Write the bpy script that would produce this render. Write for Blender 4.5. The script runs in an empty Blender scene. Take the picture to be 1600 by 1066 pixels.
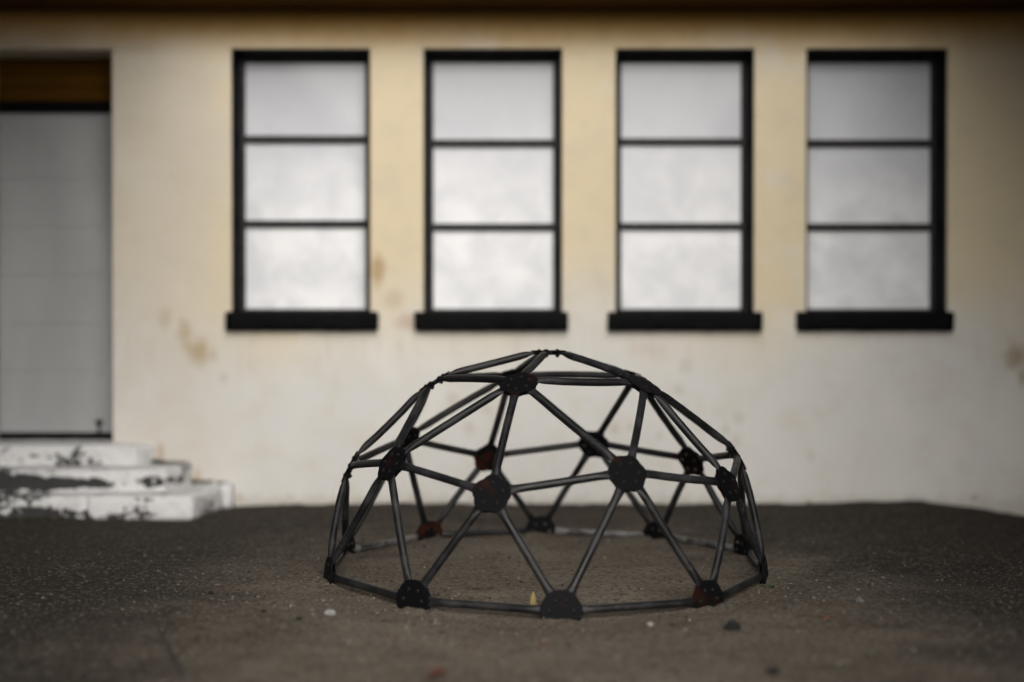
import bpy, bmesh, math, random
import numpy as np
from mathutils import Vector, Matrix, noise
R = math.radians
rng = random.Random(7)

# ------------------------------------------------------------------ camera, sky, sun, exposure
scn = bpy.context.scene
col = scn.collection
cam_d = bpy.data.cameras.new('camera'); cam = bpy.data.objects.new('camera', cam_d); col.objects.link(cam)
CAM_H = 1.145
F_PX = 2158.0                                   # focal length in pixels of the 1600 px wide photograph
cam.location = (0, 0, CAM_H); cam.rotation_euler = (R(90 - 0.45), 0, 0)
cam_d.sensor_width = 36.0; cam_d.lens = F_PX / 1600 * 36.0
cam_d.clip_end = 2000; cam_d.clip_start = 0.05
cam_d.dof.use_dof = True; cam_d.dof.focus_distance = 6.3; cam_d.dof.aperture_fstop = 0.44
scn.camera = cam

SUN_EL, SUN_AZ = 27.0, 10.0                      # degrees; azimuth to the right of straight behind the camera
world = bpy.data.worlds.new('World'); scn.world = world; world.use_nodes = True
wn = world.node_tree; wn.nodes.clear()
sky = wn.nodes.new('ShaderNodeTexSky'); sky.sky_type = 'NISHITA'; sky.sun_disc = False
sky.sun_elevation = R(SUN_EL); sky.sun_rotation = R(180 - SUN_AZ); sky.dust_density = 6.0; sky.air_density = 1.0
hs = wn.nodes.new('ShaderNodeHueSaturation'); hs.inputs['Saturation'].default_value = 0.30   # overcast: grey sky
bg = wn.nodes.new('ShaderNodeBackground'); bg.inputs['Strength'].default_value = 0.05
wo = wn.nodes.new('ShaderNodeOutputWorld')
wn.links.new(sky.outputs[0], hs.inputs['Color']); wn.links.new(hs.outputs[0], bg.inputs['Color']); wn.links.new(bg.outputs[0], wo.inputs['Surface'])
sun_d = bpy.data.lights.new('sun', 'SUN'); sun_d.energy = 1.5; sun_d.angle = R(64); sun_d.color = (1.0, 0.965, 0.92)
sun = bpy.data.objects.new('sun', sun_d); col.objects.link(sun)
sun.rotation_euler = (R(90 - SUN_EL), 0, R(SUN_AZ)); sun.location = (0, -5, 12)
scn.view_settings.view_transform = 'Standard'; scn.view_settings.look = 'None'
scn.view_settings.exposure = 0.72; scn.view_settings.gamma = 1.0; scn.view_settings.use_curve_mapping = False
scn.render.engine = 'CYCLES'

YW = 9.08                                        # the wall's face
PPM = F_PX / YW
def WX(px): return (px - 800) / PPM              # a place on the wall's face read off the photograph
def WZ(py): return CAM_H - (py - 516) / PPM
def ground_at(px, py):
    d = CAM_H * F_PX / (py - 516)
    return ((px - 800) / F_PX * d, d)

# ------------------------------------------------------------------ helpers
class NT:
    """small wrapper for node materials"""
    def __init__(s, name):
        s.m = bpy.data.materials.new(name); s.m.use_nodes = True
        s.t = s.m.node_tree; s.b = s.t.nodes['Principled BSDF']
        s.co = s.t.nodes.new('ShaderNodeNewGeometry').outputs['Position']
    def n(s, typ, **kw):
        nd = s.t.nodes.new(typ)
        for k, v in kw.items():
            if k in nd.inputs: 
                s.set(nd.inputs[k], v)
            else: setattr(nd, k, v)
        return nd
    def set(s, inp, v):
        if isinstance(v, bpy.types.NodeSocket): s.t.links.new(v, inp)
        elif isinstance(v, (tuple, list)) and len(v) == 3 and inp.type == 'RGBA': inp.default_value = (*v, 1)
        else: inp.default_value = v
    def noise(s, scale, detail=4, rough=.55, vec=None, dist=0.0):
        return s.n('ShaderNodeTexNoise', Vector=vec or s.co, Scale=scale, Detail=detail, Roughness=rough, Distortion=dist).outputs['Fac']
    def math(s, op, a, b=0.0, clamp=False):
        nd = s.t.nodes.new('ShaderNodeMath'); nd.operation = op; nd.use_clamp = clamp
        s.set(nd.inputs[0], a); s.set(nd.inputs[1], b); return nd.outputs[0]
    def ramp(s, v, lo, hi, a=0.0, b=1.0):
        nd = s.n('ShaderNodeMapRange'); nd.interpolation_type = 'SMOOTHSTEP'
        s.set(nd.inputs['Value'], v); s.set(nd.inputs['From Min'], lo); s.set(nd.inputs['From Max'], hi)
        s.set(nd.inputs['To Min'], a); s.set(nd.inputs['To Max'], b); return nd.outputs[0]
    def mix(s, f, a, b):
        nd = s.t.nodes.new('ShaderNodeMix'); nd.data_type = 'RGBA'
        s.set(nd.inputs[0], f); s.set(nd.inputs[6], a); s.set(nd.inputs[7], b); return nd.outputs[2]
    def scaled(s, sc):
        nd = s.t.nodes.new('ShaderNodeVectorMath'); nd.operation = 'MULTIPLY'
        s.set(nd.inputs[0], s.co); nd.inputs[1].default_value = sc; return nd.outputs[0]
    def xyz(s):
        return s.n('ShaderNodeSeparateXYZ', Vector=s.co).outputs
    def spot(s, cx, cz, rx, rz, wob, soft=.5):
        """mask of a stain on the wall: 1 inside, ragged edge"""
        x, y, z = s.xyz()
        a = s.math('DIVIDE', s.math('SUBTRACT', x, cx), rx); b = s.math('DIVIDE', s.math('SUBTRACT', z, cz), rz)
        r = s.math('SQRT', s.math('ADD', s.math('MULTIPLY', a, a), s.math('MULTIPLY', b, b)))
        r = s.math('ADD', r, s.math('MULTIPLY', s.math('SUBTRACT', wob, .5), 2.4))
        return s.ramp(r, 1 - soft, 1 + soft, 1, 0)
    def bump(s, h, strength, dist):
        nd = s.n('ShaderNodeBump', Height=h, Strength=strength, Distance=dist)
        s.t.links.new(nd.outputs[0], s.b.inputs['Normal'])
    def out(s, color=None, rough=None, metal=None, spec=None, coat=None):
        if color is not None: s.set(s.b.inputs['Base Color'], color)
        if rough is not None: s.set(s.b.inputs['Roughness'], rough)
        if metal is not None: s.set(s.b.inputs['Metallic'], metal)
        if spec is not None: s.set(s.b.inputs['Specular IOR Level'], spec)
        if coat is not None: s.set(s.b.inputs['Coat Weight'], coat)
        return s.m

WM = {}                                          # world matrix of everything built, by object name
def put(o, parent, world_matrix):
    col.objects.link(o)
    WM[o.name] = world_matrix.copy()
    if parent is not None:
        o.parent = parent
        o.matrix_basis = WM[parent.name].inverted() @ world_matrix
    else:
        o.matrix_basis = world_matrix
    return o
def mesh(name, verts, faces, mat, smooth=False):
    me = bpy.data.meshes.new(name); me.from_pydata([tuple(v) for v in verts], [], faces); me.update()
    if mat: me.materials.append(mat)
    if smooth:
        for p in me.polygons: p.use_smooth = True
    return me
def obj(name, verts, faces, mat, parent=None, origin=None, smooth=False):
    """a mesh object from world-space verts, its origin moved to `origin`"""
    vs = np.array([tuple(v) for v in verts], float)
    if origin is None: origin = (vs.min(0) + vs.max(0)) / 2; origin[2] = vs[:, 2].min()
    me = mesh(name, vs - np.array(origin), faces, mat, smooth)
    return put(bpy.data.objects.new(name, me), parent, Matrix.Translation(Vector(origin)))
def empty(name, loc, parent=None):
    return put(bpy.data.objects.new(name, None), parent, Matrix.Translation(Vector(loc)))
def tag(o, label=None, cat=None, group=None, kind=None):
    for k, v in (('label', label), ('category', cat), ('group', group), ('kind', kind)):
        if v: o[k] = v
    return o
def rbox(x0, x1, y0, y1, z0, z1, r=.004, res=None, amp=0.0, freq=9.0, seed=0.0, shear=0.0, chip=0.0):
    """rounded box, optionally subdivided and worn by noise; shear slides the right end with y"""
    lo = np.array([x0, y0, z0]); hi = np.array([x1, y1, z1])
    r = min(r, *(0.45 * (hi - lo)))
    def ticks(a, b):
        if res is None: t = [a, a + r, b - r, b]
        else:
            n = max(1, int(round((b - a - 2 * r) / res)))
            t = [a, a + r * .5] + list(np.linspace(a + r, b - r, n + 1)) + [b - r * .5, b]
        return t
    T = [ticks(lo[i], hi[i]) for i in range(3)]
    idx = {}; V = []; Fc = []
    def vid(p):
        k = tuple(round(float(c), 5) for c in p)
        if k not in idx: idx[k] = len(V); V.append(k)
        return idx[k]
    for ax in range(3):
        u, v = (ax + 1) % 3, (ax + 2) % 3
        for side in (0, 1):
            for i in range(len(T[u]) - 1):
                for j in range(len(T[v]) - 1):
                    q = []
                    for a, b in ((i, j), (i + 1, j), (i + 1, j + 1), (i, j + 1)):
                        p = [0, 0, 0]; p[ax] = (lo, hi)[side][ax]; p[u] = T[u][a]; p[v] = T[v][b]; q.append(vid(p))
                    Fc.append(q if side else q[::-1])
    out = []
    il, ih = lo + r, hi - r
    for p in V:
        p = np.array(p); q = np.clip(p, il, ih); d = p - q; L = np.linalg.norm(d)
        nrm = d / L if L > 1e-9 else np.array([0, 0, 1.])
        edge = (np.abs(d) > 1e-6).sum() >= 2
        w = q + nrm * r
        if amp:
            n1 = noise.fractal(Vector(w * freq + seed), 1.0, 2.0, 4)
            k = amp * n1
            if edge and chip: k -= chip * max(0, noise.fractal(Vector(w * freq * 1.3 + seed + 40), .8, 2.0, 3)) * 2
            w = w + nrm * k
        if shear: w[0] += shear * (w[1] - y1) * (w[0] - x0) / (x1 - x0)
        out.append(w)
    return out, Fc
def join(parts):
    V, Fc = [], []
    for v, f in parts:
        o = len(V); V += list(v); Fc += [[i + o for i in q] for q in f]
    return V, Fc

# ------------------------------------------------------------------ materials
# rendered wall: cream lime paint, paler where weathered below the windows, patched and stained
k = NT('wall_render')
x, y, z = k.xyz()
big = k.noise(.9, 3, .5); mid = k.noise(4.5, 5, .6); fine = k.noise(38, 4, .6); wob = k.noise(7.0, 5, .65); wob2 = k.noise(16, 4, .6)
zz = k.math('ADD', z, k.math('MULTIPLY', k.math('SUBTRACT', big, .5), 1.1))
f = k.ramp(zz, .75, 1.75)
c = k.mix(f, (.65, .645, .62), (.70, .60, .42))
c = k.mix(k.ramp(k.math('ADD', x, k.math('MULTIPLY', k.math('SUBTRACT', big, .5), 1.6)), -2.3, -1.3, .65, 0), c, (.60, .565, .505))
c = k.mix(k.ramp(mid, .42, .75, 0, .38), c, (.56, .50, .40))
c = k.mix(k.ramp(k.noise(1.7, 4, .6), .52, .72, 0, .5), c, (.72, .70, .655))
c = k.mix(k.ramp(k.noise(11, 5, .7), .60, .76, 0, .30), c, (.42, .36, .29))
for (px, py, rx, ry, cc, a) in ((312, 549, 15, 17, (.40, .29, .15), .85), (287, 523, 10, 18, (.42, .31, .18), .75), (258, 500, 9, 14, (.46, .37, .25), .6),
        (333, 556, 8, 9, (.45, .36, .24), .5), (590, 424, 9, 26, (.36, .22, .09), .85), (612, 470, 16, 14, (.48, .36, .26), .6),
        (638, 503, 16, 13, (.46, .33, .27), .75), (1588, 556, 15, 22, (.30, .20, .09), .9), (1598, 590, 8, 14, (.32, .22, .11), .7),
        (350, 590, 6, 8, (.45, .38, .30), .5), (1155, 652, 9, 9, (.44, .38, .32), .5), (1134, 672, 6, 7, (.42, .36, .30), .5), (1150, 688, 5, 9, (.45, .40, .34), .5),
        (1062, 608, 8, 8, (.45, .39, .33), .5), (1070, 572, 9, 10, (.48, .42, .35), .45), (960, 670, 6, 7, (.45, .38, .33), .5), (985, 668, 5, 5, (.42, .36, .3), .5),
        (1030, 682, 6, 7, (.43, .37, .3), .5), (733, 670, 9, 10, (.46, .38, .32), .5), (706, 625, 8, 9, (.47, .40, .33), .45), (760, 640, 8, 8, (.46, .4, .33), .4),
        (1268, 714, 6, 9, (.42, .36, .3), .4), (1523, 777, 6, 4, (.25, .2, .16), .6), (1010, 545, 22, 9, (.52, .45, .40), .4), (250, 708, 5, 14, (.34, .20, .09), .6), (308, 745, 5, 10, (.36, .22, .11), .5), (374, 778, 5, 9, (.38, .25, .13), .5)):
    c = k.mix(k.math('MULTIPLY', k.spot(WX(px), WZ(py), rx / PPM, ry / PPM, wob, .75), a * .8), c, cc)
stk = k.noise(1.0, 4, .6, vec=k.scaled((22, 1, 1.6)))
c = k.mix(k.math('MULTIPLY', k.ramp(stk, .52, .68, 0, .13), k.math('MULTIPLY', k.ramp(z, .55, 1.12), k.ramp(z, 1.15, 1.13))), c, (.42, .33, .22))
# little specks, and the dirty strip splashed up from the ground
sp = k.math('MULTIPLY', k.ramp(k.noise(26, 3, .5), .70, .76), k.ramp(k.noise(2.3, 2, .5), .5, .62))
c = k.mix(k.math('MULTIPLY', sp, .55), c, (.32, .25, .19))
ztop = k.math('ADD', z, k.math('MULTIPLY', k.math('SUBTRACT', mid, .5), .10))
c = k.mix(k.ramp(ztop, 2.90, 3.22, 0, .92), c, (.42, .225, .035))     # orange glow under the eaves, painted into the wall colour
zb = k.math('ADD', z, k.math('MULTIPLY', k.math('SUBTRACT', wob2, .5), .16))
c = k.mix(k.ramp(zb, .0, .09, .5, 0), c, (.40, .36, .30))
hgt = k.math('ADD', k.math('MULTIPLY', mid, .9), k.math('MULTIPLY', fine, .22))
k.bump(hgt, .45, .018)
M_WALL = k.out(c, .88, spec=.25)

k = NT('black_gloss_paint')
c = k.mix(k.ramp(k.noise(20, 4, .6), .45, .8, 0, .6), (.0012, .0012, .0015), (.004, .004, .004))
k.bump(k.noise(60, 3), .15, .003); M_BLACK = k.out(c, .6, spec=.08)

k = NT('weathered_frame_paint')
c = k.mix(k.ramp(k.noise(18, 4, .6), .4, .7), (.010, .010, .011), (.032, .031, .032)); M_FRAME = k.out(c, .55, spec=.25)
k = NT('whitened_glass')                         # panes painted over from inside: cloudy white under clear glass
n1 = k.noise(4.2, 3, .5, dist=.3); n2 = k.noise(1.6, 3, .5)
c = k.mix(k.ramp(n1, .30, .70), (.70, .715, .745), (.875, .885, .905))
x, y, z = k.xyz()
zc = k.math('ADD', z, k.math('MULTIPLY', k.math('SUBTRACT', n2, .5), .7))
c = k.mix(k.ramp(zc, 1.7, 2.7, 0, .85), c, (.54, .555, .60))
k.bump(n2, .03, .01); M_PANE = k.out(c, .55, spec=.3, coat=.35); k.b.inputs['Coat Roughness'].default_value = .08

k = NT('door_grey_paint')
c = k.mix(k.ramp(k.noise(2.2, 4, .6, vec=k.scaled((1, 1, .35))), .35, .7), (.31, .315, .32), (.37, .375, .38))
c = k.mix(k.ramp(k.noise(30, 4, .7), .62, .75, 0, .3), c, (.17, .17, .165)); k.bump(k.noise(8, 3), .08, .004)
M_DOOR = k.out(c, .5)

k = NT('stained_wood')
g = k.noise(3, 6, .65, vec=k.scaled((1.2, 14, 14)))
c = k.mix(g, (.042, .017, .001), (.125, .056, .003)); k.bump(g, .3, .004); M_WOOD = k.out(c, .75, spec=.08)

k = NT('peeling_white_paint')                    # white masonry paint flaking off dark cement
x, y, z = k.xyz()
n1 = k.noise(15, 8, .70, dist=.3); n2 = k.noise(2.6, 3, .5); n3 = k.noise(60, 4, .7)
pe = k.math('ADD', n1, k.math('MULTIPLY', k.math('SUBTRACT', n2, .5), .55))
pe = k.math('ADD', pe, k.ramp(x, -2.75, -2.35, .085, 0))          # worn most in front of the door
pe = k.math('ADD', pe, k.math('MULTIPLY', k.math('SUBTRACT', n3, .5), .22))
nz = k.n('ShaderNodeSeparateXYZ', Vector=k.t.nodes['Geometry'].outputs['Normal'] if 'Geometry' in k.t.nodes else k.co).outputs
n4 = k.noise(1.0, 6, .62, vec=k.scaled((3.2, 3.2, 13)), dist=.2)     # flakes off in strips along the treads' fronts
band = k.math('ADD', k.ramp(k.math('ABSOLUTE', k.math('SUBTRACT', z, .19)), .015, .055, .16, 0), k.ramp(z, .10, .02, 0, .10))
pe = k.math('ADD', k.math('MULTIPLY', k.math('ADD', pe, n4), .5), k.math('MULTIPLY', band, k.ramp(x, -2.7, -2.0, 1, .45)))
pe = k.math('SUBTRACT', pe, k.ramp(z, .25, .44, 0, .07))
mask = k.ramp(pe, .575, .592)
white = k.mix(k.ramp(k.noise(14, 5, .7), .45, .7, 0, .5), (.67, .675, .68), (.42, .42, .415))
cem = k.mix(k.noise(25, 5, .7), (.020, .020, .021), (.075, .073, .072))
c = k.mix(mask, white, cem)
c = k.mix(k.ramp(k.math('ADD', z, k.math('MULTIPLY', n2, .03)), .0, .035, .55, 0), c, (.10, .08, .06))
h = k.math('SUBTRACT', k.math('MULTIPLY', n3, .2), mask)
k.bump(h, .7, .006); M_STEP = k.out(c, .85, spec=.15)

k = NT('dry_ground')
n1 = k.noise(1.3, 4, .55); n2 = k.noise(22, 6, .7); n3 = k.noise(140, 4, .7); n4 = k.noise(6, 4, .6, vec=k.scaled((.6, 1.3, 1)))
c = k.mix(k.ramp(n1, .35, .68), (.165, .136, .103), (.230, .195, .152))
c = k.mix(k.ramp(n4, .46, .70, 0, .6), c, (.110, .083, .056))
c = k.mix(k.ramp(n2, .48, .72, 0, .65), c, (.22, .20, .172))
c = k.mix(k.ramp(n2, .30, .42, .6, 0), c, (.07, .06, .05))
x, y, z = k.xyz()
yy = k.math('ADD', y, k.math('MULTIPLY', k.math('SUBTRACT', n1, .5), 2.4))
c = k.mix(k.ramp(yy, 7.6, 9.0, 0, .6), c, (.125, .084, .052))    # browner soil along the wall
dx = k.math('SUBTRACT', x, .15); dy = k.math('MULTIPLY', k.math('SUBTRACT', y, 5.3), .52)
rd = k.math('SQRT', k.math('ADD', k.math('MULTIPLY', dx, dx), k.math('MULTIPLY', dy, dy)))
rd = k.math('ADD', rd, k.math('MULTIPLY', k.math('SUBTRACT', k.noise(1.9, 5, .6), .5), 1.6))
side_shade = k.ramp(rd, .75, 2.05)                                        # light falloff painted into the ground colour: darker away from the yard's middle
c = k.mix(k.math('MULTIPLY', side_shade, .91), c, (.020, .0155, .0115))
c = k.mix(k.ramp(n3, .66, .72, 0, .25), c, (.20, .185, .165))
c = k.mix(k.ramp(n3, .30, .36, .7, 0), c, (.028, .025, .022))
n5 = k.noise(48, 5, .65)
c = k.mix(k.ramp(n5, .36, .50, .72, 0), c, (.022, .019, .016))
c = k.mix(k.ramp(n5, .54, .66, 0, .6), c, (.25, .215, .175))
h = k.math('ADD', k.math('ADD', k.math('MULTIPLY', n2, .7), k.math('MULTIPLY', n5, .5)), k.math('MULTIPLY', n3, .3))
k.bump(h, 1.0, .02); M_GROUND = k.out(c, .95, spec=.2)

k = NT('gravel')
at = k.n('ShaderNodeAttribute', attribute_name='stone'); M_GRAVEL = k.out(at.outputs['Color'], .8, spec=.35)

k = NT('dome_tube_paint')                        # black paint on steel tube, scuffed to grey
sc = k.noise(7, 5, .65); f2 = k.noise(45, 4, .7)
c = k.mix(k.ramp(sc, .42, .70, 0, .85), (.007, .007, .008), (.034, .034, .036))
c = k.mix(k.ramp(f2, .62, .70, 0, .6), c, (.075, .072, .07))
c = k.mix(k.ramp(k.noise(11, 5, .7), .64, .72, 0, .7), c, (.055, .020, .010))
k.bump(f2, .2, .002); M_TUBE = k.out(c, k.ramp(sc, .3, .7, .36, .58), spec=.34)
k = NT('worn_pale_tube')                         # the bars on the ground, worn to bare metal
c = k.mix(k.ramp(k.noise(9, 5, .7), .40, .62), (.02, .02, .02), (.16, .157, .153))
k.bump(f2 if False else k.noise(50, 3), .2, .002); M_TUBE_WORN = k.out(c, .5, spec=.5)
def plate_mat(name, rust):
    k = NT(name)
    n = k.noise(8, 4, .55); f2 = k.noise(60, 4, .7)
    c = k.mix(k.ramp(n, .62 - rust, .72 - rust * .8, 0, .95), (.004, .004, .005), (.034, .0095, .0045) if rust > .1 else (.018, .006, .0035))
    c = k.mix(k.ramp(f2, .66, .74, 0, .5), c, (.018, .017, .017))
    k.bump(k.math('ADD', n, k.math('MULTIPLY', f2, .3)), .35, .003); return k.out(c, .6, spec=.10)
M_PLATE = plate_mat('hub_black_paint', .02); M_PLATE_RUST = plate_mat('hub_rusty_paint', .16); M_PLATE_WORN = plate_mat('hub_worn_paint', .08)
k = NT('bolt_steel'); c = k.mix(k.noise(80, 3), (.005, .005, .005), (.014, .014, .014)); M_BOLT = k.out(c, .5, spec=.15)
k = NT('nut_steel'); c = k.mix(k.ramp(k.noise(9, 3), .5, .66), (.012, .012, .012), (.075, .073, .07)); M_NUT = k.out(c, .45, metal=.3)

k = NT('dark_blocker_boarding')  # finish of the unseen blockers added at the sides
g = k.noise(2.5, 6, .6, vec=k.scaled((9, 9, .8))); c = k.mix(g, (.030, .024, .018), (.065, .052, .040)); k.bump(g, .4, .01); M_BLOCKER = k.out(c, .8)
k = NT('roof_sheet'); c = k.mix(k.noise(6, 5, .7), (.09, .05, .035), (.16, .09, .06)); M_ROOF = k.out(c, .8)
def plain(name, a, b, scale=30, rough=.8, bump=.3):
    k = NT(name); n = k.noise(scale, 5, .65); c = k.mix(n, a, b); k.bump(n, bump, .004); return k.out(c, rough)

# ------------------------------------------------------------------ the ground
FEET = [(-.415, 5.82), (.201, 5.631), (.829, 5.844), (1.163, 6.376), (1.178, 7.025), (.794, 7.543), (.161, 7.731), (-.451, 7.518), (-.836, 6.986), (-.838, 6.337)]
def ground_h(x, y):
    v = Vector((x, y, 0))
    h = .020 * noise.noise(v * .8 + Vector((3, 1, 5))) + .007 * noise.noise(v * 3.1) + .0045 * noise.fractal(v * 9 + Vector((9, 2, 0)), .8, 2.1, 3)
    # scuffs and old footprints
    s = noise.noise(v * 4.2 + Vector((17, 4, 2))); h -= .016 * max(0, s - .25)
    d = math.hypot(x - .18, y - 6.68)
    w = min(1, abs(d - 1.05) / .25); h *= .45 + .55 * w           # trodden flat where the dome's ring lies
    h -= .012 * math.exp(-(max(0, d - .2) / .7) ** 2)             # hollow under the dome
    # the front of the ring has been scuffed hollow, and dirt has banked up against the feet at the back
    ang = math.atan2(y - 6.68, x - .18)
    h -= .036 * math.exp(-((d - 1.09) / .26) ** 2) * max(0, -math.sin(ang)) ** .8
    h += .012 * math.exp(-((d - 1.07) / .09) ** 2) * max(0, math.sin(ang)) * (.5 + noise.noise(v * 5))
    for bx_, by_ in FEET:
        q = (x - bx_) ** 2 + (y - by_) ** 2
        if q < .06: h += .020 * math.exp(-q / .009) * (.55 + 1.3 * noise.noise(v * 16 + Vector((2, 8, 1))))
    if y > 8.85: h += (y - 8.85) * .035 * noise.fractal(v * 7, .8, 2, 3)
    if y > 8.2:                                                   # the ground swells, then drops at the right end of the wall
        t = min(1, (y - 8.2) / .8)
        h += t * (.018 * math.exp(-((x - 2.5) / .55) ** 2) - .075 * max(0, min(1, (x - 2.75) / .65)) ** 1.3)
        h += t * .016 * math.exp(-((x + .2) / 1.4) ** 2) * .4
    return h
def axis(lo, hi, step, far):
    a = list(np.arange(lo, hi + 1e-6, step)); s = step; lo2, hi2 = [], []
    v = hi
    while v < far: s *= 1.35; v += s; hi2.append(v)
    s = step; v = lo
    while v > -far: s *= 1.35; v -= s; lo2.append(v)
    return np.array(lo2[::-1] + a + hi2)
GX = axis(-3.9, 3.9, .026, 400); GY = axis(3.9, 9.3, .026, 400)
V = []; 
for yy in GY:
    for xx in GX:
        inside = -4.3 < xx < 4.3 and 3.5 < yy < 9.6
        V.append((xx, yy, ground_h(xx, yy) if inside else (.0 if abs(xx) < 30 and abs(yy) < 30 else -.02)))
nx = len(GX)
Fc = [(j * nx + i, j * nx + i + 1, (j + 1) * nx + i + 1, (j + 1) * nx + i) for j in range(len(GY) - 1) for i in range(nx - 1)]
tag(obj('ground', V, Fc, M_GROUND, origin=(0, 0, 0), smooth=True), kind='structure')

# ------------------------------------------------------------------ the building
bld = empty('building', (0, YW, 0))
tag(bld, 'cream rendered building with four black framed windows and a grey door', 'building')
WTOP = 3.40
OPEN = []                                        # openings in the wall: x0, x1, z0, z1
WIN = [(362, 578, (218, 350), (354, 592)), (662, 878, (224, 355), (648, 888)), (962, 1178, (222, 354), (949, 1190)), (1260, 1480, (224, 355), (1243, 1487))]
for a, b, _, _ in WIN: OPEN.append((WX(a), WX(b), WZ(502), WZ(77)))
DOOR_X0, DOOR_X1, DOOR_TOP = -3.50, WX(175), WZ(79)
OPEN.append((DOOR_X0, DOOR_X1, -.4, DOOR_TOP))
def wall_mesh():
    xs = sorted({-7.5, 7.5, *[o[0] for o in OPEN], *[o[1] for o in OPEN]}); zs = sorted({-.4, WTOP, *[o[2] for o in OPEN], *[o[3] for o in OPEN]})
    bm = bmesh.new(); vv = {}
    def gv(x, z):
        if (x, z) not in vv: vv[(x, z)] = bm.verts.new((x, YW, z))
        return vv[(x, z)]
    for i in range(len(xs) - 1):
        for j in range(len(zs) - 1):
            cx, cz = (xs[i] + xs[i + 1]) / 2, (zs[j] + zs[j + 1]) / 2
            if any(o[0] < cx < o[1] and o[2] < cz < o[3] for o in OPEN): continue
            bm.faces.new([gv(xs[i], zs[j]), gv(xs[i + 1], zs[j]), gv(xs[i + 1], zs[j + 1]), gv(xs[i], zs[j + 1])])
    r = bmesh.ops.extrude_face_region(bm, geom=bm.faces[:])
    for v in r['geom']:
        if isinstance(v, bmesh.types.BMVert): v.co.y += .34
    bmesh.ops.recalc_face_normals(bm, faces=bm.faces[:])
    ed = [e for e in bm.edges if len(e.link_faces) == 2 and e.calc_face_angle(0) > 1 and max(v.co.y for v in e.verts) < YW + .01]
    bmesh.ops.bevel(bm, geom=ed, offset=.012, segments=3, affect='EDGES', profile=.5)
    bm.verts.ensure_lookup_table()
    V = [v.co.copy() for v in bm.verts]; bm.verts.index_update(); Fc = [[v.index for v in f.verts] for f in bm.faces]; bm.free()
    return V, Fc
V, Fc = wall_mesh(); obj('wall', V, Fc, M_WALL, bld, origin=(0, YW, 0))

REC = .20                                        # how far the glazing is set back
def window(wi, a, b, bars, sill):
    x0, x1, z0, z1 = WX(a), WX(b), WZ(487), WZ(77)
    r = np.random.RandomState(wi)
    t = .008
    # black painted reveal lining: two cheeks and head, proud of the wall's own cut faces
    lin = [rbox(x0 + .003, x0 + .003 + t, YW + .012, YW + REC + .05, z0 - .02, z1 - .003, .003), rbox(x1 - .003 - t, x1 - .003, YW + .012, YW + REC + .05, z0 - .02, z1 - .003, .003),
           rbox(x0 + .012, x1 - .012, YW + .012, YW + REC + .05, z1 - .003 - t, z1 - .003, .003)]
    win = obj('window', *join(lin), M_BLACK, bld)
    # outer frame
    fw, fy0, fy1 = .039, YW + REC, YW + REC + .045
    xi0, xi1, zt = x0 + .013, x1 - .013, z1 - .013
    obj('frame', *join([rbox(xi0, xi0 + fw, fy0, fy1, z0, zt, .005), rbox(xi1 - fw, xi1, fy0, fy1, z0, zt, .005),
                       rbox(xi0 + fw, xi1 - fw, fy0 + .002, fy1, zt - fw, zt, .005), rbox(xi0 + fw, xi1 - fw, fy0 + .002, fy1, z0, z0 + .022, .005)]), M_FRAME, win)
    # glazing bars (the frame sits farther back than the wall face: read their heights there)
    def fz(py): return CAM_H - (py - 516) / (F_PX / fy0)
    zc = [z0 + .022] + [fz(p) for p in bars[::-1]] + [zt - fw]
    for zb in zc[1:3]:
        obj('glazing_bar', *rbox(xi0 + fw - .002, xi1 - fw + .002, fy0 - .004, fy1 - .002, zb - .025, zb + .025, .007), M_FRAME, win)
    for q in range(3):
        lo = zc[q] + (.023 if q else -.004); hi = zc[q + 1] - (.023 if q < 2 else -.004)
        tilt = r.uniform(-.003, .003)
        V, Fc = rbox(xi0 + fw - .006, xi1 - fw + .006, fy0 + .022, fy0 + .028, lo, hi, .001)
        V = [(v[0], v[1] + tilt * (v[2] - lo) / (hi - lo), v[2]) for v in V]
        obj('pane', V, Fc, M_PANE, win)
    # projecting masonry sill, painted black, a little chipped
    V, Fc = rbox(WX(sill[0]), WX(sill[1]), YW - .065, YW + REC + .03, WZ(517), WZ(487) , .014, .03, .0035, 14, wi * 7.3, chip=.006)
    obj('sill', V, Fc, M_BLACK, win, smooth=True)
for wi, w in enumerate(WIN): window(wi, *w)

# door: grey sheet door in horizontal sections, set back in the opening, wooden board over it
DY = YW + .30
def DZ(py): return CAM_H - (py - 516) / (F_PX / DY)
dz0, dz1 = DZ(676), DZ(176)
door = obj('door', *rbox(DOOR_X0 + .01, DOOR_X1 + .06, DY + .035, DY + .055, dz0 - .01, dz1 + .02, .003), M_DOOR, bld)
lines = [676, 580.5, 505.5, 430, 355, 280, 176]
for i in range(len(lines) - 1):
    obj('door_panel', *rbox(DOOR_X0 + .012, DOOR_X1 + .058, DY, DY + .034, DZ(lines[i]) + .0004, DZ(lines[i + 1]) - .0004, .0022), M_DOOR, door)
bx = (155 - 800) / (F_PX / DY)
obj('door_bolt', *join([rbox(bx - .022, bx + .022, DY - .016, DY + .002, DZ(664), DZ(656), .004), rbox(bx - .009, bx + .009, DY - .012, DY + .002, DZ(676), DZ(663), .003)]), M_BLACK, door)
obj('bottom_seal', *rbox(DOOR_X0 + .014, DOOR_X1 + .056, DY - .006, DY + .03, DZ(683.5), dz0 - .001, .004), M_BLACK, door)
obj('door_head', *rbox(DOOR_X0 + .01, DOOR_X1 + .004, DY - .055, DY + .05, DZ(177), DZ(160), .006), M_BLACK, bld)
tb = obj('transom', *rbox(DOOR_X0 + .01, DOOR_X1 + .06, DY + .02, DY + .045, DZ(160) + .002, DOOR_TOP + .02, .003), M_WOOD, bld)
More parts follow.
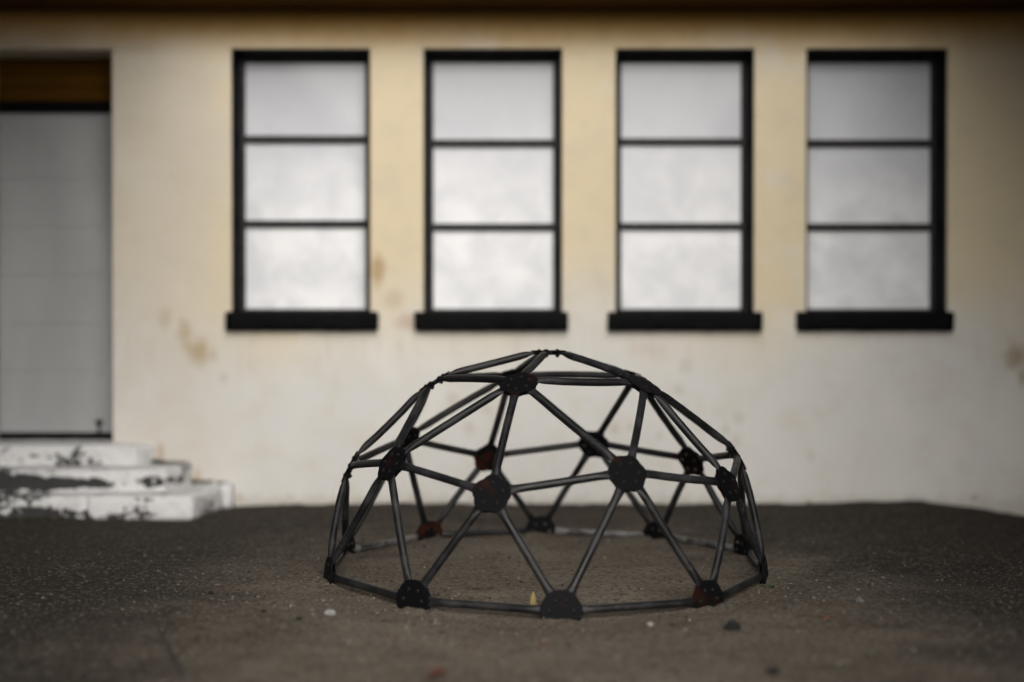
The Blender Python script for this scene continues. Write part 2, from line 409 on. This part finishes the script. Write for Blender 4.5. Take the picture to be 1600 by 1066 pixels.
for i in range(3):
    h = (DOOR_TOP - DZ(160)) / 3
    obj('board', *rbox(DOOR_X0 + .012, DOOR_X1 + .058, DY, DY + .019, DZ(160) + .003 + i * h, DZ(160) + (i + 1) * h - .001, .003), M_WOOD, tb)
obj('door_jamb', *rbox(DOOR_X0 - .002, DOOR_X0 + .03, YW + .02, DY - .058, .40, DOOR_TOP - .004, .004), M_DOOR, bld)

# eaves: boarded soffit, fascia and the roof's edge
EZ = WZ(17)
eav = obj('eaves', *rbox(-7.9, 7.9, YW - .41, YW - .38, EZ - .015, EZ + .17, .005), M_WOOD, bld)
for i in range(3):
    y1 = YW - .004 - i * .125
    obj('soffit_board', *rbox(-7.9, 7.9, y1 - .121, y1, EZ, EZ + .02, .003), M_WOOD, eav)
rp = [(-8, YW - .47, EZ + .13), (8, YW - .47, EZ + .13), (8, YW + 3.4, EZ + 1.55), (-8, YW + 3.4, EZ + 1.55)]
rq = [(p[0], p[1], p[2] + .06) for p in rp]
obj('roof', rp + rq, [(3, 2, 1, 0), (4, 5, 6, 7), (0, 1, 5, 4), (1, 2, 6, 5), (2, 3, 7, 6), (3, 0, 4, 7)], M_ROOF, bld)
# unseen dark blocks added on either side to shade the wall and yard
def shade_wall(x0, x1, y0, y1, top):
    n = int(round((y1 - y0) / .16)); B = []
    inner = x0 if x0 > 0 else x1
    B.append(rbox(x0, x1, y0, y1, -.2, top, .01))
    for i in range(n):
        a = y0 + (y1 - y0) * i / n
        B.append(rbox(inner - .018 if x0 > 0 else inner - .004, inner + .004 if x0 > 0 else inner + .018, a + .004, a + (y1 - y0) / n - .004, .05, top - .06, .003))
    B.append(rbox(x0 - .12, x1 + .12, y0 - .12, y1, top + .002, top + .10, .01))
    obj('unseen_shade_wall', *join(B), M_BLOCKER, bld)
shade_wall(3.43, 7.4, .6, YW - .005, 6.4)
shade_wall(-7.4, -3.56, -1.5, YW - .005, 6.4)
def shade_roof(xw, xe, y0, y1):  # unseen sloping roofs, added to darken the sides of the yard
    s_ = 1 if xe > xw else -1
    ra = [(xw, y0, 4.15), (xe, y0, 3.62), (xe, y1, 3.62), (xw, y1, 4.15)]
    B = [(ra + [(a, b, c_ + .05) for a, b, c_ in ra], [(3, 2, 1, 0), (4, 5, 6, 7), (0, 1, 5, 4), (1, 2, 6, 5), (2, 3, 7, 6), (3, 0, 4, 7)])]
    n = int((y1 - y0) / .9)
    for i in range(n + 1):
        y_ = y0 + .08 + (y1 - y0 - .16) * i / n
        B.append(rbox(min(xw, xe) + .02, max(xw, xe) - .02, y_ - .03, y_ + .03, 3.50, 3.60, .005))
    obj('unseen_shade_roof', *join(B), M_BLOCKER, bld)
shade_roof(-3.57, -2.05, -1.5, YW - .70)
shade_roof(3.44, 2.5, .6, YW - .70)

# ------------------------------------------------------------------ the door steps
st = empty('door_steps', (-2.9, YW - .35, 0))
tag(st, 'three white painted steps with flaking paint leading up to the grey door', 'steps')
xl = -3.54
obj('step', *rbox(xl, -2.245, YW - .20, YW + .30, .20, .402, .016, .03, .004, 8, 1.1, shear=.35, chip=.008), M_STEP, st, smooth=True)
obj('step', *rbox(xl, -2.10, YW - .46, YW - .002, .07, .272, .020, .03, .005, 8, 5.7, shear=.18, chip=.012), M_STEP, st, smooth=True)
obj('step', *rbox(-2.585, -1.875, YW - .70, YW - .12, -.12, .137, .022, .03, .006, 7, 9.1, shear=.12, chip=.014), M_STEP, st, smooth=True)
obj('step_block', *rbox(xl, -2.592, YW - .688, YW - .10, -.12, .134, .024, .03, .009, 9, 13.4, chip=.022), M_STEP, st, smooth=True)
obj('step_block', *rbox(-2.40, -1.825, YW - .115, YW - .002, -.12, .141, .014, .03, .005, 9, 21.4, chip=.012), M_STEP, st, smooth=True)

# ------------------------------------------------------------------ the climbing dome
NODE = {"apex": [0.18, 6.681, 1.037], "a0": [0.031, 6.153, 0.903], "v0": [-0.085, 5.782, 0.457], "m0": [0.487, 5.837, 0.537], "b0": [-0.415, 5.82, 0.008], "b1": [0.201, 5.631, -0.002], "a1": [0.607, 6.366, 0.887], "v1": [0.959, 6.144, 0.456], "m1": [1.084, 6.699, 0.535], "b2": [0.829, 5.844, 0.002], "b3": [1.163, 6.376, 0.009], "a2": [0.62, 7.014, 0.893], "v2": [0.939, 7.248, 0.456], "m2": [0.446, 7.536, 0.521], "b4": [1.178, 7.025, 0.01], "b5": [0.794, 7.543, 0.004], "a3": [-0.001, 7.203, 0.893], "v3": [-0.129, 7.568, 0.444], "m3": [-0.548, 7.192, 0.568], "b6": [0.161, 7.731, 0.007], "b7": [-0.451, 7.518, 0.01], "a4": [-0.371, 6.67, 0.894], "v4": [-0.779, 6.662, 0.481], "m4": [-0.532, 6.142, 0.55], "b8": [-0.836, 6.986, 0.01], "b9": [-0.838, 6.337, 0.009]}
DC = Vector((.18, 6.681, 0))
NP = {k_: Vector(v) for k_, v in NODE.items()}
for k_ in NP:
    if k_[0] == 'b': NP[k_].z = max(NP[k_].z, 0) + (.012 if NP[k_].y > 6 else -.002)
NN = {}
for k_, p in NP.items():
    n_ = (p - DC)
    if k_[0] == 'b': n_.z = .10
    NN[k_] = n_.normalized()
EDGE = []
for i in range(5):
    j = (i + 1) % 5; h = (i - 1) % 5
    EDGE += [('apex', f'a{i}'), (f'a{i}', f'a{j}'), (f'a{i}', f'v{i}'), (f'a{i}', f'm{i}'), (f'a{i}', f'm{h}'), (f'v{i}', f'm{i}'), (f'm{i}', f'v{j}'),
             (f'v{i}', f'b{2*i}'), (f'v{i}', f'b{2*i+1}'), (f'm{i}', f'b{2*i+1}'), (f'm{i}', f'b{(2*i+2)%10}'), (f'b{2*i}', f'b{2*i+1}'), (f'b{2*i+1}', f'b{(2*i+2)%10}')]
dome = empty('climbing_dome', DC)
tag(dome, 'black steel geodesic climbing dome standing on the bare ground', 'climbing dome')
TUBE = .0178
NBR = {k_: [] for k_ in NP}
def strut(a, b):
    pa, pb, na, nb = NP[a], NP[b], NN[a], NN[b]
    ta = (pb - pa); ta = (ta - na * ta.dot(na)).normalized(); tb = (pa - pb); tb = (tb - nb * tb.dot(nb)).normalized()
    NBR[a].append(ta); NBR[b].append(tb)
    A = [pa + ta * .028, pa + ta * .070]; B = [pb + tb * .070, pb + tb * .028]
    path = [(A[0], 0.0, na), (pa + ta * .05, 0.0, na), (A[1], .06, na)]
    S, E_ = A[1], B[0]; L = (E_ - S).length
    sag = rng.uniform(-.006, .006)
    for d_, fl in ((.018, .35), (.042, .8), (.07, 1.0)): path.append((S.lerp(E_, d_ / L), fl, na))
    for t in (.3, .5, .7): path.append((S.lerp(E_, t) + na.lerp(nb, t).normalized() * sag * math.sin(math.pi * t), 1.0, na.lerp(nb, t).normalized()))
    for d_, fl in ((.07, 1.0), (.042, .8), (.018, .35)): path.append((E_.lerp(S, d_ / L), fl, nb))
    path += [(B[0], .06, nb), (pb + tb * .05, 0.0, nb), (B[1], 0.0, nb)]
    V, Fc = [], []; ns = 12
    for i, (p, fl, n_) in enumerate(path):
        d = (path[min(i + 1, len(path) - 1)][0] - path[max(i - 1, 0)][0]).normalized()
        nn = (n_ - d * n_.dot(d)).normalized(); s_ = d.cross(nn)
        rn = TUBE * fl + .0045 * (1 - fl); rs = TUBE * fl + .0235 * (1 - fl)
        for q in range(ns):
            an = 2 * math.pi * q / ns
            V.append(p + nn * (rn * math.sin(an)) + s_ * (rs * math.cos(an)))
    for i in range(len(path) - 1):
        for q in range(ns): Fc.append((i * ns + q, i * ns + (q + 1) % ns, (i + 1) * ns + (q + 1) % ns, (i + 1) * ns + q))
    Fc.append(tuple(range(ns))[::-1]); Fc.append(tuple((len(path) - 1) * ns + q for q in range(ns)))
    worn = {a, b} in ({'b5', 'b6'}, {'b7', 'b8'}, {'b4', 'b5'})
    o = obj('strut', V, Fc, M_TUBE_WORN if worn else M_TUBE, dome, origin=(pa + pb) / 2, smooth=True)
for e in EDGE: strut(*e)

def plate_mesh(angles, mat, side):
    """rounded plate with a corner at every tube; local z is the outward normal"""
    n_ = 44; ring = []
    for q in range(n_):
        th = 2 * math.pi * q / n_
        m = max([math.cos(th - a) for a in angles] + [.92 if len(angles) == 4 and -2.7 < math.atan2(math.sin(th), math.cos(th)) < -.4 else 0])
        ring.append((th, (.0745 + .0125 * max(0, (m - .80) / .20)) if len(angles) != 4 else .083 + .005 * max(0, (m - .80) / .20)))
    V, Fc = [], []
    z0, z1 = (.0048, .0105) if side > 0 else (-.0105, -.0048)
    prof = [(0.965, z0), (1.0, z0 + .0012), (1.0, z1 - .0012), (0.965, z1)]
    for fr, zz_ in prof:
        for th, rr in ring: V.append((rr * fr * math.cos(th), rr * fr * math.sin(th), zz_))
    for j in range(3):
        for q in range(n_): Fc.append((j * n_ + q, j * n_ + (q + 1) % n_, (j + 1) * n_ + (q + 1) % n_, (j + 1) * n_ + q))
    V += [(0, 0, z0), (0, 0, z1)]; c0, c1 = len(V) - 2, len(V) - 1
    for q in range(n_):
        Fc.append((c0, (q + 1) % n_, q)); Fc.append((c1, 3 * n_ + q, 3 * n_ + (q + 1) % n_))
    return mesh('hub', V, Fc, mat)
# bolt: domed head outside, nut and thread end inside
def bolt_mesh(nut):
    V, Fc = [], []
    def lathe(prof, n_):
        o = len(V)
        for rr, zz_ in prof:
            for q in range(n_): V.append((rr * math.cos(2 * math.pi * q / n_), rr * math.sin(2 * math.pi * q / n_), zz_))
        for j in range(len(prof) - 1):
            for q in range(n_): Fc.append((o + j * n_ + q, o + j * n_ + (q + 1) % n_, o + (j + 1) * n_ + (q + 1) % n_, o + (j + 1) * n_ + q))
        Fc.append(tuple(o + (len(prof) - 1) * n_ + q for q in range(n_)))
    if not nut: lathe([(.0085, .0103), (.0092, .0125), (.006, .0155), (.001, .0165)], 10)
    if nut: lathe([(.0100, -.0103), (.0100, -.0175), (.0055, -.0178), (.0055, -.0235)], 6)
    return mesh('nut' if nut else 'bolt', V, Fc, M_NUT if nut else M_BOLT)
BOLT, NUT = bolt_mesh(False), bolt_mesh(True)
for k_ in NP:
    n_ = NN[k_]; ref = Vector((0, 0, 1)) if abs(n_.z) < .95 else Vector((0, 1, 0))
    xa = ref.cross(n_).normalized(); ya = n_.cross(xa)
    Mw = Matrix((( xa.x, ya.x, n_.x, NP[k_].x), (xa.y, ya.y, n_.y, NP[k_].y), (xa.z, ya.z, n_.z, NP[k_].z), (0, 0, 0, 1)))
    ang = [math.atan2(t.dot(ya), t.dot(xa)) for t in NBR[k_]]
    rusty = k_ in ('v2', 'v3', 'v0', 'b7', 'b2', 'v1')
    hub = put(bpy.data.objects.new('hub', plate_mesh(ang, M_PLATE_WORN if k_ in ('v0', 'v1', 'b2') else M_PLATE, 1)), dome, Mw)
    put(bpy.data.objects.new('backing_plate', plate_mesh(ang, M_PLATE_RUST if rusty else M_PLATE, -1)), hub, Mw)
    for t, a in zip(NBR[k_], ang):
        for nm, me_ in (('bolt', BOLT), ('nut', NUT)): put(bpy.data.objects.new(nm, me_), hub, Mw @ Matrix.Translation((.049 * math.cos(a), .049 * math.sin(a), 0)) @ Matrix.Rotation(rng.uniform(0, 6), 4, 'Z'))

# ------------------------------------------------------------------ loose things on the ground
def stone_mesh(size, flat, seed, mat, sub=2, rough_=.35):
    bm = bmesh.new(); bmesh.ops.create_icosphere(bm, subdivisions=sub, radius=1)
    for v in bm.verts:
        k1 = 1 + rough_ * noise.fractal(v.co * 1.3 + Vector((seed, seed * 2, 3)), .9, 2, 3)
        v.co = Vector((v.co.x * size[0] * k1, v.co.y * size[1] * k1, v.co.z * size[2] * k1 * flat))
    bm.verts.index_update(); V = [v.co.copy() for v in bm.verts]; Fc = [[v.index for v in f_.verts] for f_ in bm.faces]; bm.free(); return V, Fc
M_BSTONE = plain('dark_stone', (.003, .003, .003), (.008, .007, .006)); M_WSTONE = plain('white_stone', (.20, .20, .19), (.33, .325, .31))
M_GSTONE = plain('grey_stone', (.07, .068, .065), (.14, .135, .13)); M_RSTONE = plain('red_brown_stone', (.075, .034, .021), (.115, .056, .035))
def stone(px, py, w, h, mat, seed, name, label, cat, rough_=.35, group=None):
    x_, y_ = ground_at(px, py); s = w / (F_PX / y_) / 2; hh = h / (F_PX / y_) / 2
    V, Fc = stone_mesh((s, s * .8, hh), 1.0, seed, mat, 3, rough_)
    g = ground_h(x_, y_)
    V = [(v[0] + x_, v[1] + y_, v[2] + g + hh * .55) for v in V]
    return tag(obj(name, V, Fc, mat, smooth=False), label, cat, group)
G1 = 'small stones lying loose on the ground'
stone(1145, 984, 25, 19, M_BSTONE, 2.2, 'dark_stone', 'black angular lump just right of the dome in the foreground', 'stone', .6, G1)
stone(1208, 1054, 19, 14, M_BSTONE, 8.2, 'dark_stone', 'small black lump near the bottom edge right of the dome', 'stone', .6, G1)
stone(515, 961, 18, 11, M_WSTONE, 4.4, 'white_pebble', 'white pebble lying left of the dome', 'stone', .3, G1)
stone(1016, 972, 10, 8, M_WSTONE, 6.1, 'white_pebble', 'white pebble just in front of the dome between its front hubs', 'stone', .3, G1)
stone(1310, 1038, 9, 6, M_GSTONE, 7.1, 'grey_pebble', 'small grey pebble near the bottom edge right of the small black lump', 'stone', .3, G1)
stone(1343, 945, 14, 9, M_GSTONE, 1.1, 'grey_stone', 'grey stone standing alone well right of the dome', 'stone', .4, G1)
stone(1291, 971, 17, 8, M_RSTONE, 3.3, 'red_brown_stone', 'flat red brown stone on the ground right of the dome', 'stone', .4, G1)
stone(466, 975, 10, 7, M_BSTONE, 5.5, 'dark_stone', 'tiny dark stone just left of the white pebble', 'stone', .4, G1)
stone(411, 962, 8, 7, M_BSTONE, 9.5, 'dark_stone', 'tiny dark stone in the middle of the three left of the white pebble', 'stone', .4, G1)
stone(329, 929, 8, 6, M_BSTONE, 10.5, 'dark_stone', 'tiny dark stone farthest left of the white pebble, towards the steps', 'stone', .4, G1)
stone(1540, 884, 16, 5, M_BSTONE, 11.5, 'dark_stone', 'flat dark stone at the far right below the wall', 'stone', .3, G1)
stone(850, 1006, 12, 6, M_RSTONE, 12.5, 'red_brown_stone', 'small red brown stone in front of the dome\'s frontmost hub', 'stone', .4, G1)

def leaf_blade(base, direc, length, width, up, curl, n=6):
    """a thin curled blade of real thickness; returns verts, faces"""
    V, Fc = [], []; d = Vector(direc).normalized(); s = d.cross(Vector(up)).normalized(); u = s.cross(d)
    for i in range(n + 1):
        t = i / n; w = width * math.sin(math.pi * min(.98, .06 + t * .94)) ** .7
        c_ = Vector(base) + d * (length * t) + u * (curl * math.sin(t * 2.2))
        for sx, dz_ in ((-1, .25), (0, 0), (1, .25)):
            V.append(c_ + s * (w * sx / 2) + u * (w * dz_))
    m = len(V); V += [v - u * .0012 for v in V]
    for i in range(n):
        for j in range(2):
            a = i * 3 + j; Fc.append((a, a + 1, a + 4, a + 3)); Fc.append((m + a + 3, m + a + 4, m + a + 1, m + a))
    return V, Fc
M_RLEAF = plain('red_leaf', (.10, .022, .012), (.16, .040, .022), 60); M_YLEAF = plain('yellow_leaf', (.30, .20, .05), (.42, .34, .15), 60)
M_DRY = plain('dry_twig', (.030, .026, .022), (.06, .05, .042), 40); M_WEED = plain('dry_weed', (.018, .018, .012), (.045, .045, .028), 40); M_GRASS = plain('weed_green', (.03, .042, .022), (.06, .075, .04), 40)
x_, y_ = ground_at(685, 1068); g = ground_h(x_, y_)
tag(obj('fallen_leaf', *join([leaf_blade((x_ - .03, y_, g + .012), (1, .2, .10), .062, .045, (0, 0, 1), .010)]), M_RLEAF, smooth=True), 'curled red leaf lying at the bottom edge of the picture', 'leaf')
x_, y_ = ground_at(832, 939); g = ground_h(x_, y_)
tag(obj('yellow_leaf', *join([leaf_blade((x_, y_, g - .004), (.06, .1, 1), .074, .024, (0, -1, .1), .008), leaf_blade((x_ + .004, y_ + .01, g - .004), (.5, .1, 1), .03, .016, (0, -1, .1), .004)]), M_YLEAF, smooth=True),
    'small yellow leaf standing behind the front bar beside the frontmost hub', 'leaf')
# dry twig at the lower left
def tube(pts, r0, r1, ns=6):
    V, Fc = [], []
    for i, p in enumerate(pts):
        d = (pts[min(i + 1, len(pts) - 1)] - pts[max(i - 1, 0)]).normalized(); a = d.cross(Vector((0, 0, 1))).normalized(); b = a.cross(d); rr = r0 + (r1 - r0) * i / (len(pts) - 1)
        for q in range(ns): V.append(p + a * rr * math.cos(2 * math.pi * q / ns) + b * rr * math.sin(2 * math.pi * q / ns))
    for i in range(len(pts) - 1):
        for q in range(ns): Fc.append((i * ns + q, i * ns + (q + 1) % ns, (i + 1) * ns + (q + 1) % ns, (i + 1) * ns + q))
    Fc.append(tuple(range(ns))[::-1]); Fc.append(tuple((len(pts) - 1) * ns + q for q in range(ns))); return V, Fc
def on_ground(pxs, lift=.004):
    o = []
    for (a, b) in pxs:
        x2, y2 = ground_at(a, b); o.append(Vector((x2, y2, ground_h(x2, y2) + lift)))
    return o
tag(obj('dry_twig', *join([tube(on_ground([(283, 1062), (276, 1040), (262, 1015), (250, 990), (236, 962)]), .006, .0015), tube(on_ground([(264, 1018), (240, 1003), (215, 996)]), .0035, .001),
    tube(on_ground([(272, 1032), (290, 1012), (312, 1000)]), .003, .001), tube(on_ground([(253, 996), (262, 978), (268, 962)]), .0025, .001)]), M_DRY), 'dark dry forked twig on the ground at the lower left', 'twig')
def tuft(px, py, n, h, spread, mat, name, label, wall=False):
    x_, y_ = ground_at(px, py) if not wall else (WX(px), YW - .03)
    g = ground_h(x_, y_); B = []
    r = random.Random(int(px))
    for i in range(n):
        a = r.uniform(0, 6.28); t = r.uniform(.2, 1)
        B.append(leaf_blade((x_ + r.uniform(-1, 1) * spread * .3, y_ + r.uniform(-1, 1) * spread * .25, g - .004), (math.cos(a) * t * spread / h, math.sin(a) * t * spread / h * .6, 1), h * r.uniform(.5, 1), .006, (math.cos(a), math.sin(a), .3), .006, 4))
    return tag(obj(name, *join(B), mat, smooth=True), label, 'weed')
tuft(1262, 786, 12, .030, .02, M_WEED, 'dry_weed', 'tiny dark dry weed growing at the foot of the wall', wall=True)
tuft(1206, 912, 26, .032, .06, M_GRASS, 'low_weed', 'low dull green weed beside the right foot of the dome')
tuft(1232, 932, 16, .014, .05, M_WEED, 'low_weed', 'flat dark weed in front of the green one right of the dome')
tuft(282, 1052, 18, .02, .05, M_WEED, 'dry_weed', 'dark dry weed at the thick end of the twig')

def litter(x0, x1, y0, y1, zt, n, label):
    r = random.Random(int(zt * 1000)); B = []
    for i in range(n):
        t = r.random() ** 1.8; xx, yy2 = x0 + (x1 - x0) * t, y1 - (y1 - y0) * r.random() ** 1.6; a = r.uniform(0, 6.28)
        B.append(leaf_blade((xx, yy2, zt + .002 + r.random() * .022 * (1 - t)), (math.cos(a), math.sin(a), r.uniform(-.1, .35)), r.uniform(.018, .04), r.uniform(.008, .016), (0, 0, 1), .004, 4))
    tag(obj('leaf_litter', *join(B), M_WEED, smooth=True), label, 'leaf litter')
litter(-2.34, -2.12, YW - .10, YW - .012, .270, 60, 'dark dry litter caught against the wall on the end of the middle step')
litter(-2.09, -1.86, YW - .10, YW - .012, .138, 60, 'dark dry litter caught against the wall on the end of the lowest step')
# gravel and chips strewn over the ground: uncountable
def gravel(n, seed):
    r = np.random.RandomState(seed)
    oct_ = np.array([[1, 0, 0], [-1, 0, 0], [0, 1, 0], [0, -1, 0], [0, 0, 1], [0, 0, -1]], float)
    of = [(0, 2, 4), (2, 1, 4), (1, 3, 4), (3, 0, 4), (2, 0, 5), (1, 2, 5), (3, 1, 5), (0, 3, 5)]
    V, Fc, C = [], [], []
    made = 0
    while made < n:
        y2 = 4.0 + 5.05 * r.rand() ** .8; x2 = r.uniform(-1, 1) * (.4 * y2 + .1)
        dens = .5 + .5 * noise.noise(Vector((x2 * 1.1, y2 * 1.1, 4)))
        if r.rand() > dens: continue
        if x2 < -1.8 and y2 > YW - .74: continue
        s = min(.0100, .0020 * (1 + r.pareto(2.2))); g = ground_h(x2, y2)
        ks = r.uniform(.6, 1.4, (6, 1)) * s * np.array([1, 1, .7])
        a = r.uniform(0, 6.28); ro = np.array([[math.cos(a), -math.sin(a), 0], [math.sin(a), math.cos(a), 0], [0, 0, 1]])
        o = len(V)
        V += [tuple(p) for p in (oct_ * ks) @ ro.T + np.array([x2, y2, g + s * .35])]
        Fc += [tuple(i + o for i in q) for q in of]
        u = r.rand(); light_falloff = 1 / (1 + math.exp((math.hypot(x2 - .15, (y2 - 5.3) * .52) - 1.5) * 3)) * .6 + .4  # painted side shading again: stones get a darker colour away from the middle
        if u < .60: c_ = np.array([.15, .133, .11]) * r.uniform(.7, 1.5)
        elif u < .80: c_ = np.array([.05, .045, .04]) * r.uniform(.5, 1.3)
        elif u < .955: c_ = np.array([.145, .132, .115]) * r.uniform(.7, 1.3)
        elif u < .988: c_ = np.array([.12, .055, .03]) * r.uniform(.7, 1.2)
        else: c_ = np.array([.25, .245, .235]) * r.uniform(.6, 1.2)
        c_ = c_ * light_falloff
        C += [(*np.clip(c_, 0, 1), 1)] * 6
        made += 1
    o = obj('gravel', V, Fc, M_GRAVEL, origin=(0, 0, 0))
    at_ = o.data.color_attributes.new('stone', 'FLOAT_COLOR', 'POINT')
    at_.data.foreach_set('color', np.array(C, np.float32).ravel())
    return tag(o, 'fine gravel and pale chips strewn over the ground', 'gravel', kind='stuff')
gravel(17000, 3)
